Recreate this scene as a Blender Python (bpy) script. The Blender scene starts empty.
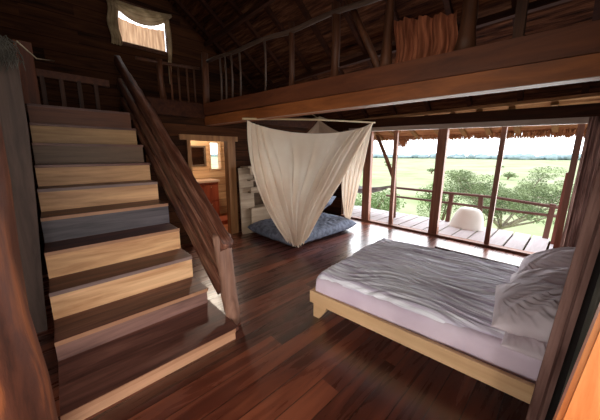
import bpy, bmesh, math, random
from mathutils import Vector, Matrix, noise
random.seed(4)
C = bpy.context.scene.collection
V = Vector
PI = math.pi

# ------------------------------------------------------------------ materials
def mat_base(name, rough=0.6, spec=0.4):
    m = bpy.data.materials.new(name); m.use_nodes = True
    nt = m.node_tree; b = nt.nodes['Principled BSDF']
    b.inputs['Roughness'].default_value = rough
    b.inputs['Specular IOR Level'].default_value = spec
    return m, nt, b
def srgb(c):
    return tuple(((v/255)/12.92 if v/255 <= .04045 else ((v/255+.055)/1.055)**2.4) for v in c) + (1,)
def N(nt, t, **kw):
    n = nt.nodes.new(t)
    for k, v in kw.items(): setattr(n, k, v)
    return n
def ramp(nt, cols):
    r = N(nt, 'ShaderNodeValToRGB'); e = r.color_ramp.elements
    while len(e) < len(cols): e.new(.5)
    for i, (p, c) in enumerate(cols): e[i].position = p; e[i].color = srgb(c)
    return r
def wood(name, c1, c2, axis='x', scale=1.0, rough=.55, bump=.25, c3=None, spec=.35, stretch=14, planks=None, vary=.0, coat=0, rot=0):
    """grain runs along axis; planks=(axis, width) adds board seams with a tone for each board"""
    m, nt, b = mat_base(name, rough, spec); L = nt.links
    tc = N(nt, 'ShaderNodeTexCoord')
    mp = N(nt, 'ShaderNodeMapping')
    s = [stretch*scale]*3; s['xyz'.index(axis)] = 1.2*scale
    mp.inputs['Scale'].default_value = s
    src = tc.outputs['Object']
    if rot:
        vr = N(nt, 'ShaderNodeVectorRotate', rotation_type='Y_AXIS'); vr.inputs['Angle'].default_value = rot
        L.new(src, vr.inputs['Vector']); src = vr.outputs[0]
    shift = None
    if planks:
        pa, w = planks
        sx = N(nt, 'ShaderNodeSeparateXYZ'); L.new(src, sx.inputs[0])
        dv = N(nt, 'ShaderNodeMath', operation='DIVIDE'); dv.inputs[1].default_value = w
        L.new(sx.outputs['XYZ'.index(pa.upper())], dv.inputs[0])
        fl = N(nt, 'ShaderNodeMath', operation='FLOOR'); L.new(dv.outputs[0], fl.inputs[0])
        fr = N(nt, 'ShaderNodeMath', operation='FRACT'); L.new(dv.outputs[0], fr.inputs[0])
        # end joints along the board
        wn0 = N(nt, 'ShaderNodeTexWhiteNoise', noise_dimensions='1D'); L.new(fl.outputs[0], wn0.inputs['W'])
        al = N(nt, 'ShaderNodeMath', operation='MULTIPLY_ADD'); al.inputs[1].default_value = 1/3.6
        L.new(sx.outputs['xyz'.index(axis)], al.inputs[0]); L.new(wn0.outputs['Value'], al.inputs[2])
        fl2 = N(nt, 'ShaderNodeMath', operation='FLOOR'); L.new(al.outputs[0], fl2.inputs[0])
        cb = N(nt, 'ShaderNodeCombineXYZ'); L.new(fl.outputs[0], cb.inputs[0]); L.new(fl2.outputs[0], cb.inputs[1])
        wn = N(nt, 'ShaderNodeTexWhiteNoise', noise_dimensions='3D'); L.new(cb.outputs[0], wn.inputs['Vector'])
        ad = N(nt, 'ShaderNodeVectorMath', operation='MULTIPLY_ADD'); ad.inputs[1].default_value = (7, 7, 7)
        L.new(wn.outputs['Color'], ad.inputs[0]); L.new(src, ad.inputs[2]); src = ad.outputs[0]
        shift = (wn, fr)
    L.new(src, mp.inputs[0])
    n1 = N(nt, 'ShaderNodeTexNoise'); n1.inputs['Scale'].default_value = 1.0; n1.inputs['Detail'].default_value = 8
    n1.inputs['Roughness'].default_value = .62; n1.inputs['Distortion'].default_value = .6
    L.new(mp.outputs[0], n1.inputs['Vector'])
    cols = [(.3, c1), (.7, c2)] if c3 is None else [(.28, c1), (.5, c2), (.74, c3)]
    r = ramp(nt, cols)
    fac = n1.outputs['Fac']
    if shift:
        mx = N(nt, 'ShaderNodeMath', operation='MULTIPLY_ADD'); mx.inputs[1].default_value = .30; 
        sb = N(nt, 'ShaderNodeMath', operation='SUBTRACT'); sb.inputs[1].default_value = .5
        L.new(shift[0].outputs['Value'], sb.inputs[0]); L.new(sb.outputs[0], mx.inputs[0]); L.new(fac, mx.inputs[2]); fac2 = mx.outputs[0]
    else: fac2 = fac
    L.new(fac2, r.inputs[0]); col = r.outputs[0]
    if vary:
        oi = N(nt, 'ShaderNodeObjectInfo'); hs = N(nt, 'ShaderNodeHueSaturation')
        mr = N(nt, 'ShaderNodeMapRange'); mr.inputs['To Min'].default_value = 1-vary; mr.inputs['To Max'].default_value = 1+vary
        L.new(oi.outputs['Random'], mr.inputs['Value']); L.new(mr.outputs[0], hs.inputs['Value']); L.new(col, hs.inputs['Color']); col = hs.outputs[0]
    h = n1.outputs['Fac']
    if shift:
        # seam: thin dark groove
        pp = N(nt, 'ShaderNodeMath', operation='PINGPONG'); pp.inputs[1].default_value = .5; L.new(shift[1].outputs[0], pp.inputs[0])
        sm = N(nt, 'ShaderNodeMapRange', interpolation_type='SMOOTHSTEP'); sm.inputs['From Min'].default_value = .0; sm.inputs['From Max'].default_value = .035
        L.new(pp.outputs[0], sm.inputs['Value'])
        mm = N(nt, 'ShaderNodeMix', data_type='RGBA', blend_type='MIX')
        mm.inputs[6].default_value = srgb(tuple(v*.3 for v in c1)); L.new(sm.outputs[0], mm.inputs[0]); L.new(col, mm.inputs[7]); col = mm.outputs[2]
        hh = N(nt, 'ShaderNodeMath', operation='MULTIPLY_ADD'); hh.inputs[1].default_value = 1.4
        L.new(sm.outputs[0], hh.inputs[0]); L.new(h, hh.inputs[2]); h = hh.outputs[0]
    L.new(col, b.inputs['Base Color'])
    bp = N(nt, 'ShaderNodeBump'); bp.inputs['Strength'].default_value = bump; bp.inputs['Distance'].default_value = .008
    L.new(h, bp.inputs['Height']); L.new(bp.outputs[0], b.inputs['Normal'])
    rr = N(nt, 'ShaderNodeMapRange'); rr.inputs['To Min'].default_value = rough-.08; rr.inputs['To Max'].default_value = rough+.1
    L.new(n1.outputs['Fac'], rr.inputs['Value']); L.new(rr.outputs[0], b.inputs['Roughness'])
    if coat: b.inputs['Coat Weight'].default_value = coat; b.inputs['Coat Roughness'].default_value = .3
    return m
def cloth(name, c1, c2, rough=.85, scale=3, trans=0.0, bump=.1, stretch=(1, 1, 1), rp=(.35, .65)):
    m, nt, b = mat_base(name, rough, .15); L = nt.links
    tc = N(nt, 'ShaderNodeTexCoord'); mp = N(nt, 'ShaderNodeMapping'); mp.inputs['Scale'].default_value = stretch
    L.new(tc.outputs['Object'], mp.inputs[0])
    n1 = N(nt, 'ShaderNodeTexNoise'); n1.inputs['Scale'].default_value = scale; n1.inputs['Detail'].default_value = 5
    L.new(mp.outputs[0], n1.inputs['Vector'])
    r = ramp(nt, [(rp[0], c1), (rp[1], c2)]); L.new(n1.outputs['Fac'], r.inputs[0]); L.new(r.outputs[0], b.inputs['Base Color'])
    bp = N(nt, 'ShaderNodeBump'); bp.inputs['Strength'].default_value = bump; bp.inputs['Distance'].default_value = .01
    n2 = N(nt, 'ShaderNodeTexNoise'); n2.inputs['Scale'].default_value = scale*5; n2.inputs['Detail'].default_value = 4
    L.new(mp.outputs[0], n2.inputs['Vector']); L.new(n2.outputs['Fac'], bp.inputs['Height']); L.new(bp.outputs[0], b.inputs['Normal'])
    if trans:
        t = N(nt, 'ShaderNodeBsdfTranslucent'); L.new(r.outputs[0], t.inputs['Color'])
        mx = N(nt, 'ShaderNodeMixShader'); mx.inputs[0].default_value = trans
        L.new(b.outputs[0], mx.inputs[1]); L.new(t.outputs[0], mx.inputs[2])
        L.new(mx.outputs[0], nt.nodes['Material Output'].inputs['Surface'])
    return m

M = {}
M['floor'] = wood('floor_planks', (50, 22, 14), (94, 44, 29), 'y', .8, .27, .10, c3=(138, 74, 50), planks=('x', .155), spec=.75, stretch=12, coat=.4)
M['bathfloor'] = wood('bathroom_boards', (150, 80, 45), (200, 120, 75), 'y', 1, .4, .12, planks=('x', .16))
M['wall'] = wood('wall_boards', (34, 18, 10), (78, 44, 25), 'y', .9, .8, .35, spec=.08, planks=('z', .21))
M['wallx'] = wood('wall_boards_side', (34, 18, 10), (78, 44, 25), 'x', .9, .8, .35, spec=.08, planks=('z', .21))
M['bathwall'] = wood('bathroom_wall_boards', (165, 120, 80), (205, 165, 120), 'y', .9, .6, .2, planks=('z', .2))
M['bathwallx'] = wood('bathroom_wall_boards_side', (165, 120, 80), (205, 165, 120), 'x', .9, .6, .2, planks=('z', .2))
M['dark'] = wood('dark_timber', (36, 17, 10), (70, 36, 21), 'x', 1, .7, .3, vary=.15, spec=.15)
M['black'] = wood('gap_shade_black', (10, 6, 5), (24, 14, 10), 'z', 1, .8, .2)  # near-black colour standing in for shade in the gap
M['darkz'] = wood('dark_timber_upright', (52, 26, 15), (98, 56, 34), 'z', 1, .6, .35, vary=.2)
M['frame'] = wood('window_frame_timber', (104, 62, 46), (150, 100, 78), 'z', 1, .45, .2)
M['framex'] = wood('window_rail_timber', (90, 54, 40), (136, 90, 70), 'x', 1, .45, .2)
M['strip'] = wood('grey_head_strip', (150, 128, 116), (186, 168, 156), 'x', 1, .5, .1)
M['beam'] = wood('lower_beam_timber', (110, 58, 28), (160, 92, 48), 'x', .7, .55, .25)
M['fascia'] = wood('upper_beam_timber', (74, 36, 20), (112, 60, 34), 'x', .7, .6, .3)
M['banister'] = wood('rough_banister_timber', (34, 15, 10), (96, 54, 38), 'x', 1.1, .5, 1.0, c3=(164, 118, 98), rot=-math.atan2(2.49, 3.78), stretch=22)
M['newel'] = wood('newel_timber', (100, 66, 52), (156, 116, 96), 'z', 1.1, .6, .5)
M['posta'] = wood('brown_trunk_timber', (30, 16, 12), (92, 50, 34), 'z', .9, .5, .9, c3=(158, 90, 48), stretch=10)
M['postb'] = wood('grey_brown_plank', (62, 46, 40), (104, 82, 72), 'z', 1, .6, .4)
M['orange'] = wood('varnished_orange_timber', (150, 76, 34), (196, 108, 52), 'z', .9, .4, .35, c3=(226, 160, 100), stretch=9, spec=.5)
M['pine'] = wood('pale_pine', (190, 148, 106), (216, 178, 136), 'x', 1, .5, .1)
M['piney'] = wood('pale_pine_cross', (190, 148, 106), (216, 178, 136), 'y', 1, .5, .1)
M['jamb'] = wood('door_frame_timber', (120, 78, 46), (168, 118, 74), 'z', 1, .55, .2)
M['jambdark'] = wood('orange_brown_board', (70, 32, 16), (120, 62, 34), 'z', 1, .55, .3)
M['jambx'] = wood('door_header_timber', (124, 84, 50), (160, 114, 72), 'y', 1, .55, .2)
M['vanity'] = wood('vanity_timber', (130, 56, 34), (176, 88, 56), 'z', 1, .4, .1)
M['counter'] = wood('counter_timber', (190, 150, 120), (220, 186, 156), 'y', 1, .35, .1)
M['shelf'] = wood('whitewashed_shelf_timber', (140, 116, 94), (186, 164, 140), 'y', 1, .6, .2)
M['shelfback'] = wood('shelf_back_timber', (70, 50, 34), (100, 76, 54), 'y', 1, .7, .2)
M['deck'] = wood('weathered_deck', (186, 172, 172), (212, 200, 199), 'y', 1, .6, .2, spec=.3)
M['rail'] = wood('rail_timber', (84, 50, 42), (124, 84, 72), 'x', 1, .6, .3)
M['railz'] = wood('rail_post_timber', (84, 50, 42), (124, 84, 72), 'z', 1, .6, .3)
M['red'] = wood('red_brown_post', (96, 46, 36), (130, 70, 56), 'z', 1, .55, .2)
M['loftrail'] = wood('loft_rail_timber', (66, 48, 40), (92, 70, 60), 'x', 1, .5, .3)
M['tread'] = wood('stair_tread_timber', (62, 34, 28), (104, 64, 54), 'y', 1, .40, .25, c3=(140, 94, 80), vary=.12)
RC = {1: ((160, 116, 88), (206, 158, 124)), 2: ((92, 66, 60), (146, 108, 98)), 3: ((190, 136, 92), (240, 194, 148)),
      4: ((184, 130, 88), (236, 188, 138)), 5: ((62, 56, 60), (104, 94, 98)), 6: ((166, 118, 80), (220, 170, 124)),
      7: ((160, 114, 76), (212, 162, 116)), 8: ((84, 60, 44), (124, 94, 72)), 9: ((150, 110, 72), (196, 152, 106)),
      10: ((92, 50, 30), (120, 68, 42))}
for k, (a, b) in RC.items(): M['riser%d' % k] = wood('riser_timber_%d' % k, a, b, 'y', 1, .5, .2, stretch=16)
M['nose'] = wood('nosing_timber', (150, 104, 78), (186, 138, 106), 'y', 1, .5, .15)
M['nosegrey'] = wood('grey_nosing_timber', (110, 88, 84), (146, 120, 112), 'y', 1, .5, .15)
M['sheet'] = cloth('lilac_sheet', (206, 186, 202), (222, 204, 216), scale=3, bump=.25)
M['duvet'] = cloth('grey_duvet_painted_creases', (200, 186, 206), (250, 248, 255), scale=2, bump=.3, stretch=(1.0, 15, 3), rp=(.36, .56))  # darker long streaks paint wrinkle shading into the cloth colour
M['pillow'] = cloth('pale_pillow_cotton', (200, 184, 190), (226, 212, 216), scale=3, bump=.25)
M['bluegrey'] = cloth('blue_grey_cover', (92, 98, 114), (136, 142, 160), scale=14, bump=.5)
M['net'] = cloth('cream_net_cloth', (236, 216, 196), (248, 234, 218), scale=2, trans=.3)
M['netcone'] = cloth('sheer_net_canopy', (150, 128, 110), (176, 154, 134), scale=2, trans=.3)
M['curtain'] = cloth('brown_grey_curtain', (88, 60, 54), (146, 112, 102), scale=2, trans=.12, stretch=(8, 8, 1))
M['curtaindark'] = cloth('dark_green_grey_curtain', (60, 62, 58), (96, 94, 86), scale=2, stretch=(10, 10, 1))
M['swag'] = cloth('beige_swag_cloth', (150, 124, 96), (186, 158, 126), scale=6, trans=.15)
M['tan'] = cloth('tan_window_curtain', (170, 130, 104), (206, 166, 136), scale=3, trans=.7, stretch=(1, 8, 1))
M['redcloth'] = cloth('rust_brown_cloth', (104, 56, 38), (156, 92, 66), scale=3, stretch=(7, 7, 1))
M['straw'] = cloth('grey_straw', (72, 68, 62), (110, 104, 96), scale=8)
M['rope'] = cloth('pale_rope', (150, 134, 112), (186, 168, 142), scale=20)
M['hammock'] = cloth('grey_hammock_cloth', (120, 116, 116), (160, 156, 154), scale=8)
M['white'] = cloth('white_canvas', (240, 236, 226), (250, 246, 238), scale=3)
M['pole'] = wood('pale_pole', (190, 164, 128), (216, 192, 156), 'y', 1, .5, .2)
M['bark'] = wood('pale_bark', (150, 136, 118), (196, 184, 166), 'z', 1, .8, .4)
M['bark2'] = wood('brown_bark', (84, 56, 42), (130, 92, 72), 'z', 1, .8, .4)
def leafmat(name, a, b):
    m, nt, bs = mat_base(name, .7, .2); L = nt.links
    tc = N(nt, 'ShaderNodeTexCoord'); n1 = N(nt, 'ShaderNodeTexNoise'); n1.inputs['Scale'].default_value = 2.2; n1.inputs['Detail'].default_value = 6
    L.new(tc.outputs['Object'], n1.inputs['Vector']); r = ramp(nt, [(.35, a), (.65, b)]); L.new(n1.outputs['Fac'], r.inputs[0])
    L.new(r.outputs[0], bs.inputs['Base Color'])
    t = N(nt, 'ShaderNodeBsdfTranslucent'); L.new(r.outputs[0], t.inputs['Color']); mx = N(nt, 'ShaderNodeMixShader'); mx.inputs[0].default_value = .3
    L.new(bs.outputs[0], mx.inputs[1]); L.new(t.outputs[0], mx.inputs[2]); L.new(mx.outputs[0], nt.nodes['Material Output'].inputs['Surface'])
    return m
M['leaf'] = leafmat('acacia_leaves', (86, 100, 68), (130, 142, 100))
M['leaf2'] = leafmat('shrub_leaves', (84, 106, 60), (122, 142, 88))
M['far'] = leafmat('hazed_far_trees', (138, 158, 164), (156, 172, 174))  # distance haze mixed into the leaf colours
def thatchmat(name, cols):
    m, nt, b = mat_base(name, .85, .1); L = nt.links
    tc = N(nt, 'ShaderNodeTexCoord'); mp = N(nt, 'ShaderNodeMapping'); mp.inputs['Scale'].default_value = (1.2, 14, 14)
    L.new(tc.outputs['Object'], mp.inputs[0])
    n1 = N(nt, 'ShaderNodeTexNoise'); n1.inputs['Scale'].default_value = 1.2; n1.inputs['Detail'].default_value = 8; n1.inputs['Roughness'].default_value = .7
    L.new(mp.outputs[0], n1.inputs['Vector'])
    r = ramp(nt, list(zip((.34, .5, .7), cols))); L.new(n1.outputs['Fac'], r.inputs[0])
    L.new(r.outputs[0], b.inputs['Base Color'])
    bp = N(nt, 'ShaderNodeBump'); bp.inputs['Strength'].default_value = .9; bp.inputs['Distance'].default_value = .03
    L.new(n1.outputs['Fac'], bp.inputs['Height']); L.new(bp.outputs[0], b.inputs['Normal'])
    return m
M['thatch'] = thatchmat('thatch', ((124, 80, 56), (190, 134, 96), (228, 180, 138)))
M['shadethatch'] = thatchmat('shaded_thatch', ((26, 12, 7), (76, 42, 26), (124, 80, 54)))  # darker copy of the thatch, with the loft's shade put into its browns
def meadowmat():
    m, nt, b = mat_base('meadow_grass', .9, .05); L = nt.links
    tc = N(nt, 'ShaderNodeTexCoord')
    mp = N(nt, 'ShaderNodeMapping'); mp.inputs['Scale'].default_value = (1, 1, 1); L.new(tc.outputs['Object'], mp.inputs[0])
    n1 = N(nt, 'ShaderNodeTexNoise'); n1.inputs['Scale'].default_value = .12; n1.inputs['Detail'].default_value = 10; n1.inputs['Roughness'].default_value = .65
    L.new(mp.outputs[0], n1.inputs['Vector'])
    r = ramp(nt, [(.36, (124, 136, 92)), (.5, (142, 148, 114)), (.64, (154, 155, 127))]); L.new(n1.outputs['Fac'], r.inputs[0])
    L.new(r.outputs[0], b.inputs['Base Color'])
    return m
M['meadow'] = meadowmat()
def mirrormat():
    m, nt, b = mat_base('mirror_glass', .05, .5); b.inputs['Metallic'].default_value = 1; b.inputs['Base Color'].default_value = (.8, .8, .8, 1); return m
M['mirror'] = mirrormat()
m, nt, b = mat_base('brass', .35); b.inputs['Metallic'].default_value = .8; b.inputs['Base Color'].default_value = (.5, .38, .2, 1); M['brass'] = m
m, nt, b = mat_base('frosted_lamp_glass', .4); b.inputs['Base Color'].default_value = (.9, .85, .75, 1)
b.inputs['Emission Color'].default_value = (1, .86, .66, 1); b.inputs['Emission Strength'].default_value = 3; M['lampglass'] = m

# ------------------------------------------------------------------ mesh helpers
def bx(bm, x0, x1, y0, y1, z0, z1, bev=0):
    r = bmesh.ops.create_cube(bm, size=1); vs = r['verts']
    bmesh.ops.scale(bm, vec=(abs(x1-x0), abs(y1-y0), abs(z1-z0)), verts=vs)
    bmesh.ops.translate(bm, vec=((x0+x1)/2, (y0+y1)/2, (z0+z1)/2), verts=vs)
    if bev:
        es = list({e for v in vs for e in v.link_edges})
        bmesh.ops.bevel(bm, geom=es, offset=bev, segments=2, affect='EDGES', profile=.6)
def frame_axes(d):
    d = d.normalized(); a = V((0, 0, 1)) if abs(d.z) < .9 else V((0, 1, 0))
    s = d.cross(a).normalized(); u = s.cross(d).normalized(); return d, s, u
def beam(bm, p, q, w, h, rough=0, seg=1, seed=0, taper=1):
    """rectangular timber from p to q, w wide sideways, h deep; rough wobbles its faces"""
    p, q = V(p), V(q); d, s, u = frame_axes(q-p); rings = []
    prof = [(-.5, -.5), (-.5, -.15), (-.5, .2), (-.5, .5), (-.1, .5), (.25, .5), (.5, .5), (.5, .15), (.5, -.2), (.5, -.5), (.1, -.5), (-.25, -.5)] if rough else [(-.5, -.5), (-.5, .5), (.5, .5), (.5, -.5)]
    for i in range(seg+1):
        t = i/seg; c = p.lerp(q, t); k = 1+(taper-1)*t; ring = []
        for j, (a, b) in enumerate(prof):
            o = s*(a*w*k)+u*(b*h*k)
            if rough:
                n_ = noise.noise(V((t*(q-p).length*1.6+seed, j*.9, seed*3.1)))+.5*noise.noise(V((t*(q-p).length*5+seed, j*1.7, seed)))
                o = o*(1+rough*n_)
            ring.append(bm.verts.new(c+o))
        rings.append(ring)
    n = len(prof)
    for i in range(seg):
        for j in range(n): bm.faces.new((rings[i][j], rings[i][(j+1) % n], rings[i+1][(j+1) % n], rings[i+1][j]))
    bm.faces.new(list(reversed(rings[0]))); bm.faces.new(rings[-1])
def tube(bm, pts, rad, n=8, rough=0, seed=0):
    """round pole through pts; rad a number or a list"""
    pts = [V(p) for p in pts]; R = rad if isinstance(rad, (list, tuple)) else [rad]*len(pts); rings = []
    for i, p in enumerate(pts):
        d = pts[min(i+1, len(pts)-1)]-pts[max(i-1, 0)]; d, s, u = frame_axes(d); ring = []
        for j in range(n):
            a = 2*PI*j/n; r = R[i]*(1+(rough*noise.noise(V((i*.7+seed, j*.8, seed))) if rough else 0))
            ring.append(bm.verts.new(p+s*(math.cos(a)*r)+u*(math.sin(a)*r)))
        rings.append(ring)
    for i in range(len(pts)-1):
        for j in range(n): bm.faces.new((rings[i][j], rings[i][(j+1) % n], rings[i+1][(j+1) % n], rings[i+1][j]))
    bm.faces.new(list(reversed(rings[0]))); bm.faces.new(rings[-1])
def grid(bm, fn, nu, nv):
    g = [[bm.verts.new(fn(i/nu, j/nv)) for j in range(nv+1)] for i in range(nu+1)]
    for i in range(nu):
        for j in range(nv): bm.faces.new((g[i][j], g[i+1][j], g[i+1][j+1], g[i][j+1]))
    return g
def lathe(bm, prof, c, n=20):
    rings = [[bm.verts.new(V(c)+V((math.cos(2*PI*j/n)*r, math.sin(2*PI*j/n)*r, z))) for j in range(n)] for r, z in prof]
    for i in range(len(prof)-1):
        for j in range(n): bm.faces.new((rings[i][j], rings[i][(j+1) % n], rings[i+1][(j+1) % n], rings[i+1][j]))
    bm.faces.new(list(reversed(rings[0]))); bm.faces.new(rings[-1])
def world_loc(o):
    p = V((0, 0, 0))
    while o: p = p+o.location; o = o.parent
    return p
def obj(name, bm, mat, parent=None, smooth=False, local=False, origin=None):
    """one mesh object; vertices are given in world coordinates unless local"""
    off = V((0, 0, 0))
    if origin is not None: off = V(origin)
    elif parent is not None and not local: off = world_loc(parent)
    if off.length: bmesh.ops.translate(bm, vec=-off, verts=bm.verts)
    bmesh.ops.recalc_face_normals(bm, faces=bm.faces)
    me = bpy.data.meshes.new(name); bm.to_mesh(me); bm.free()
    for m_ in (mat if isinstance(mat, list) else [mat]): me.materials.append(m_)
    if smooth:
        for p in me.polygons: p.use_smooth = True
    o = bpy.data.objects.new(name, me); C.objects.link(o)
    if parent is not None: o.parent = parent
    elif origin is not None: o.location = off
    return o
def tag(o, label=None, cat=None, group=None, kind=None):
    if label: o['label'] = label
    if cat: o['category'] = cat
    if group: o['group'] = group
    if kind: o['kind'] = kind
    return o
def thing(name, label, cat, loc=(0, 0, 0), rz=0, group=None):
    o = bpy.data.objects.new(name, None); C.objects.link(o); o.location = loc; o.rotation_euler.z = rz
    o.empty_display_size = .1
    return tag(o, label, cat, group)
def struct(name, bm, mat, parent=None, smooth=False):
    o = obj(name, bm, mat, parent, smooth)
    if parent is None: o['kind'] = 'structure'
    return o
def boxes(*bs, bev=0):
    bm = bmesh.new()
    for b in bs: bx(bm, *b, bev=bev)
    return bm
def beams(*bs):
    bm = bmesh.new()
    for b in bs: beam(bm, *b)
    return bm

# ------------------------------------------------------------------ the room
struct('floor', boxes((-4.75, 2.45, -2.45, 5.42, -.12, 0)), M['floor'])
struct('floor_under_stairs', boxes((-6.55, -4.75, -.7, 1.1, -.12, 0)), M['dark'])
struct('floor_bathroom', boxes((-6.55, -4.75, 1.1, 5.4, -.12, 0.0)), M['bathfloor'])
# wall the bathroom door sits in (x = -4.7)
DX0, DX1 = -4.80, -4.70
struct('wall_back', boxes((DX0, DX1, 1.1, 1.80, 0, 2.24), (DX0, DX1, 2.58, 5.5, 0, 2.24), (DX0, DX1, 1.80, 2.58, 1.84, 2.24)), M['wall'])
struct('wall_stair', boxes((-6.5, DX0, 1.08, 1.16, 0, 2.24)), M['wallx'])
# far gable wall with two openings (bathroom window, loft window)
gx0, gx1 = -6.62, -6.5
bz = (2.98, 3.24, 1.22, 1.88)      # bathroom window y0,y1,z0,z1
lz = (1.27, 2.16, 3.78, 4.46)      # loft window
struct('wall_under_stairs', boxes((gx0, gx1, -.7, 1.08, 0, 2.24)), M['wall'])
struct('wall_far', boxes((gx0, gx1, 1.08, bz[0], 0, 2.24), (gx0, gx1, bz[1], 5.5, 0, 2.24), (gx0, gx1, bz[0], bz[1], 0, bz[2]), (gx0, gx1, bz[0], bz[1], bz[3], 2.24)), M['bathwall'])
struct('wall_gable', boxes((gx0, gx1, -4.6, lz[0], 2.24, 6.2), (gx0, gx1, lz[1], 5.5, 2.24, 6.2), (gx0, gx1, lz[0], lz[1], 2.24, lz[2]), (gx0, gx1, lz[0], lz[1], lz[3], 6.2)), M['wall'])
struct('wall_bathroom_side', boxes((-6.5, DX0, 3.55, 3.62, 0, 2.24)), M['bathwallx'])
struct('wall_left', boxes((-6.5, -2.0, -.78, -.68, 0, 6.0)), M['wallx'])
struct('wall_left_return', boxes((-2.1, -2.0, -2.5, -.78, 0, 6.0)), M['wall'])
struct('wall_right', boxes((.36, .46, 1.15, 5.5, 0, 4.2)), M['wall'])
struct('wall_right_return', boxes((.46, 2.4, 1.15, 1.25, 0, 4.2)), M['wallx'])
# window wall: solid piece at the left end, then the long opening
HL = lambda x: 2.125-(x+3.3)*.029
struct('wall_window', boxes((DX1, -4.12, 5.36, 5.46, 0, 2.42)), M['wallx'])
# sliding window wall, one frame with its mullions
bm = bmesh.new(); bx(bm, -4.12, .36, 5.33, 5.47, -.01, .045)
w1 = struct('window_1', bm, M['framex'])
bm = bmesh.new()
beam(bm, (-4.12, 5.42, HL(-4.12)+.13), (.36, 5.42, HL(.36)+.13), .16, .21, .02, 20)
struct('trim_1', bm, M['dark'])
bm = bmesh.new(); beam(bm, (-3.9, 5.30, HL(-3.9)+.015), (.1, 5.30, HL(.1)+.015), .05, .085)
tag(struct('trim_2', bm, M['strip']), 'pale grey strip along the window head')
for x0, x1, xt, dy in ((-3.5, -3.31, -.01, .10), (-2.80, -2.72, .01, .06), (-1.93, -1.77, .03, .10), (-.99, -.92, .045, .06), (-.13, -.06, .04, .08)):
    bm = bmesh.new(); xm = (x0+x1)/2
    beam(bm, (xm, 5.4, .045), (xm+xt, 5.4, HL(xm)), x1-x0, dy)
    obj('window_mullion', bm, M['frame'], w1)
# floor track just inside the windows
struct('trim_3', boxes((-1.55, .3, 4.66, 4.70, 0, .022)), M['dark'])
# rear openings behind the camera
struct('wall_rear', boxes((2.4, 2.5, -2.5, 1.2, 0, .5), (2.4, 2.5, -2.5, 1.2, 2.3, 4.2), (2.4, 2.5, -2.5, -2.2, .5, 2.3), (2.4, 2.5, .95, 1.2, .5, 2.3)), M['wall'])
struct('wall_rear_side', boxes((-2.0, 2.5, -2.6, -2.5, 0, .5), (-2.0, 2.5, -2.6, -2.5, 2.3, 3.6), (-2.0, -1.7, -2.6, -2.5, .5, 2.3), (2.2, 2.5, -2.6, -2.5, .5, 2.3)), M['wallx'])

# roof: thatch on both slopes
SL = .75; RY = .5
def rz_(y): return 2.47+SL*(5.4-y) if y >= RY else 2.47+SL*(5.4-RY)-SL*(RY-y)
def slab(bm, x0, x1, y0, z0, y1, z1, t):
    vs = [bm.verts.new(p) for p in ((x0, y0, z0), (x1, y0, z0), (x1, y1, z1), (x0, y1, z1), (x0, y0, z0+t), (x1, y0, z0+t), (x1, y1, z1+t), (x0, y1, z1+t))]
    for f in ((0, 1, 2, 3), (7, 6, 5, 4), (0, 4, 5, 1), (1, 5, 6, 2), (2, 6, 7, 3), (3, 7, 4, 0)): bm.faces.new([vs[i] for i in f])
bm = bmesh.new(); slab(bm, -7.0, 3.0, 5.5, rz_(5.5), RY, rz_(RY), .25)
struct('ceiling', bm, M['shadethatch'])
bm = bmesh.new(); slab(bm, -7.0, 3.0, RY, rz_(RY), -5.2, rz_(-5.2), .25)
struct('ceiling_rear', bm, M['shadethatch'])
EY = 6.5
def ez(y): return 2.37-.37*(y-5.48)
bm = bmesh.new(); slab(bm, -7.0, 3.0, EY, ez(EY), 5.47, ez(5.47), .22); struct('eave', bm, M['thatch'])
for i in range(14):
    x = -6.0+i*.47+.04*math.sin(i*5); bm = bmesh.new(); beam(bm, (x, 6.44, ez(6.44)-.03), (x, 5.5, ez(5.5)-.03), .085, .05, .1, 6, i); struct('eave_rafter', bm, M['jamb'])
# rafters
for i in range(13):
    x = -6.2+i*.68
    bm = bmesh.new(); beam(bm, (x, 5.4, rz_(5.4)-.035), (x+.02, RY+.05, rz_(RY)-.1), .07, .07, .1, 14, i)
    struct('rafter', bm, M['dark'])
for y in (4.2, 3.0, 1.8):
    bm = bmesh.new(); beam(bm, (-6.45, y, rz_(y)-.12), (2.3 if y < 1 else (.4), y, rz_(y)-.12), .08, .08, .1, 16, y)
    struct('purlin', bm, M['dark'])
bm = bmesh.new(); beam(bm, (-6.9, RY, rz_(RY)-.12), (2.9, RY, rz_(RY)-.12), .14, .18, .1, 12, 3); struct('ridge_beam', bm, M['dark'])
# thatch fringe on the eave
bm = bmesh.new()
for i in range(4200):
    x = random.uniform(-6.2, 1.2); y = EY+random.uniform(-.10, .03); z = ez(y)+.02; ln = random.uniform(.06, .11)+(.04 if random.random() < .05 else 0)
    droop = -.02*(x+2.5)
    w = random.uniform(.006, .016); a = random.uniform(0, PI); dx, dy = math.cos(a)*w, math.sin(a)*w
    tx, ty = random.uniform(-.03, .03), random.uniform(-.02, .04)
    p = [bm.verts.new(q) for q in ((x-dx, y-dy, z+.05), (x+dx, y+dy, z+.05), (x+dx*.5+tx, y+dy*.5+ty, z-ln-.0+droop), (x-dx*.5+tx, y-dy*.5+ty, z-ln+.015+droop))]
    bm.faces.new(p)
for i in range(160):
    x = -3.12+random.gauss(0, .06); y = EY-.02+random.uniform(-.05, .03); z = ez(y)-.02; ln = random.uniform(.1, .26); w = .007
    tx = random.gauss(0, .05)
    bm.faces.new([bm.verts.new(q) for q in ((x-w, y, z+.05), (x+w, y, z+.05), (x+tx+.003, y, z-ln), (x+tx-.003, y, z-ln+.01))])
struct('thatch_fringe', bm, M['thatch'])

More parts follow.
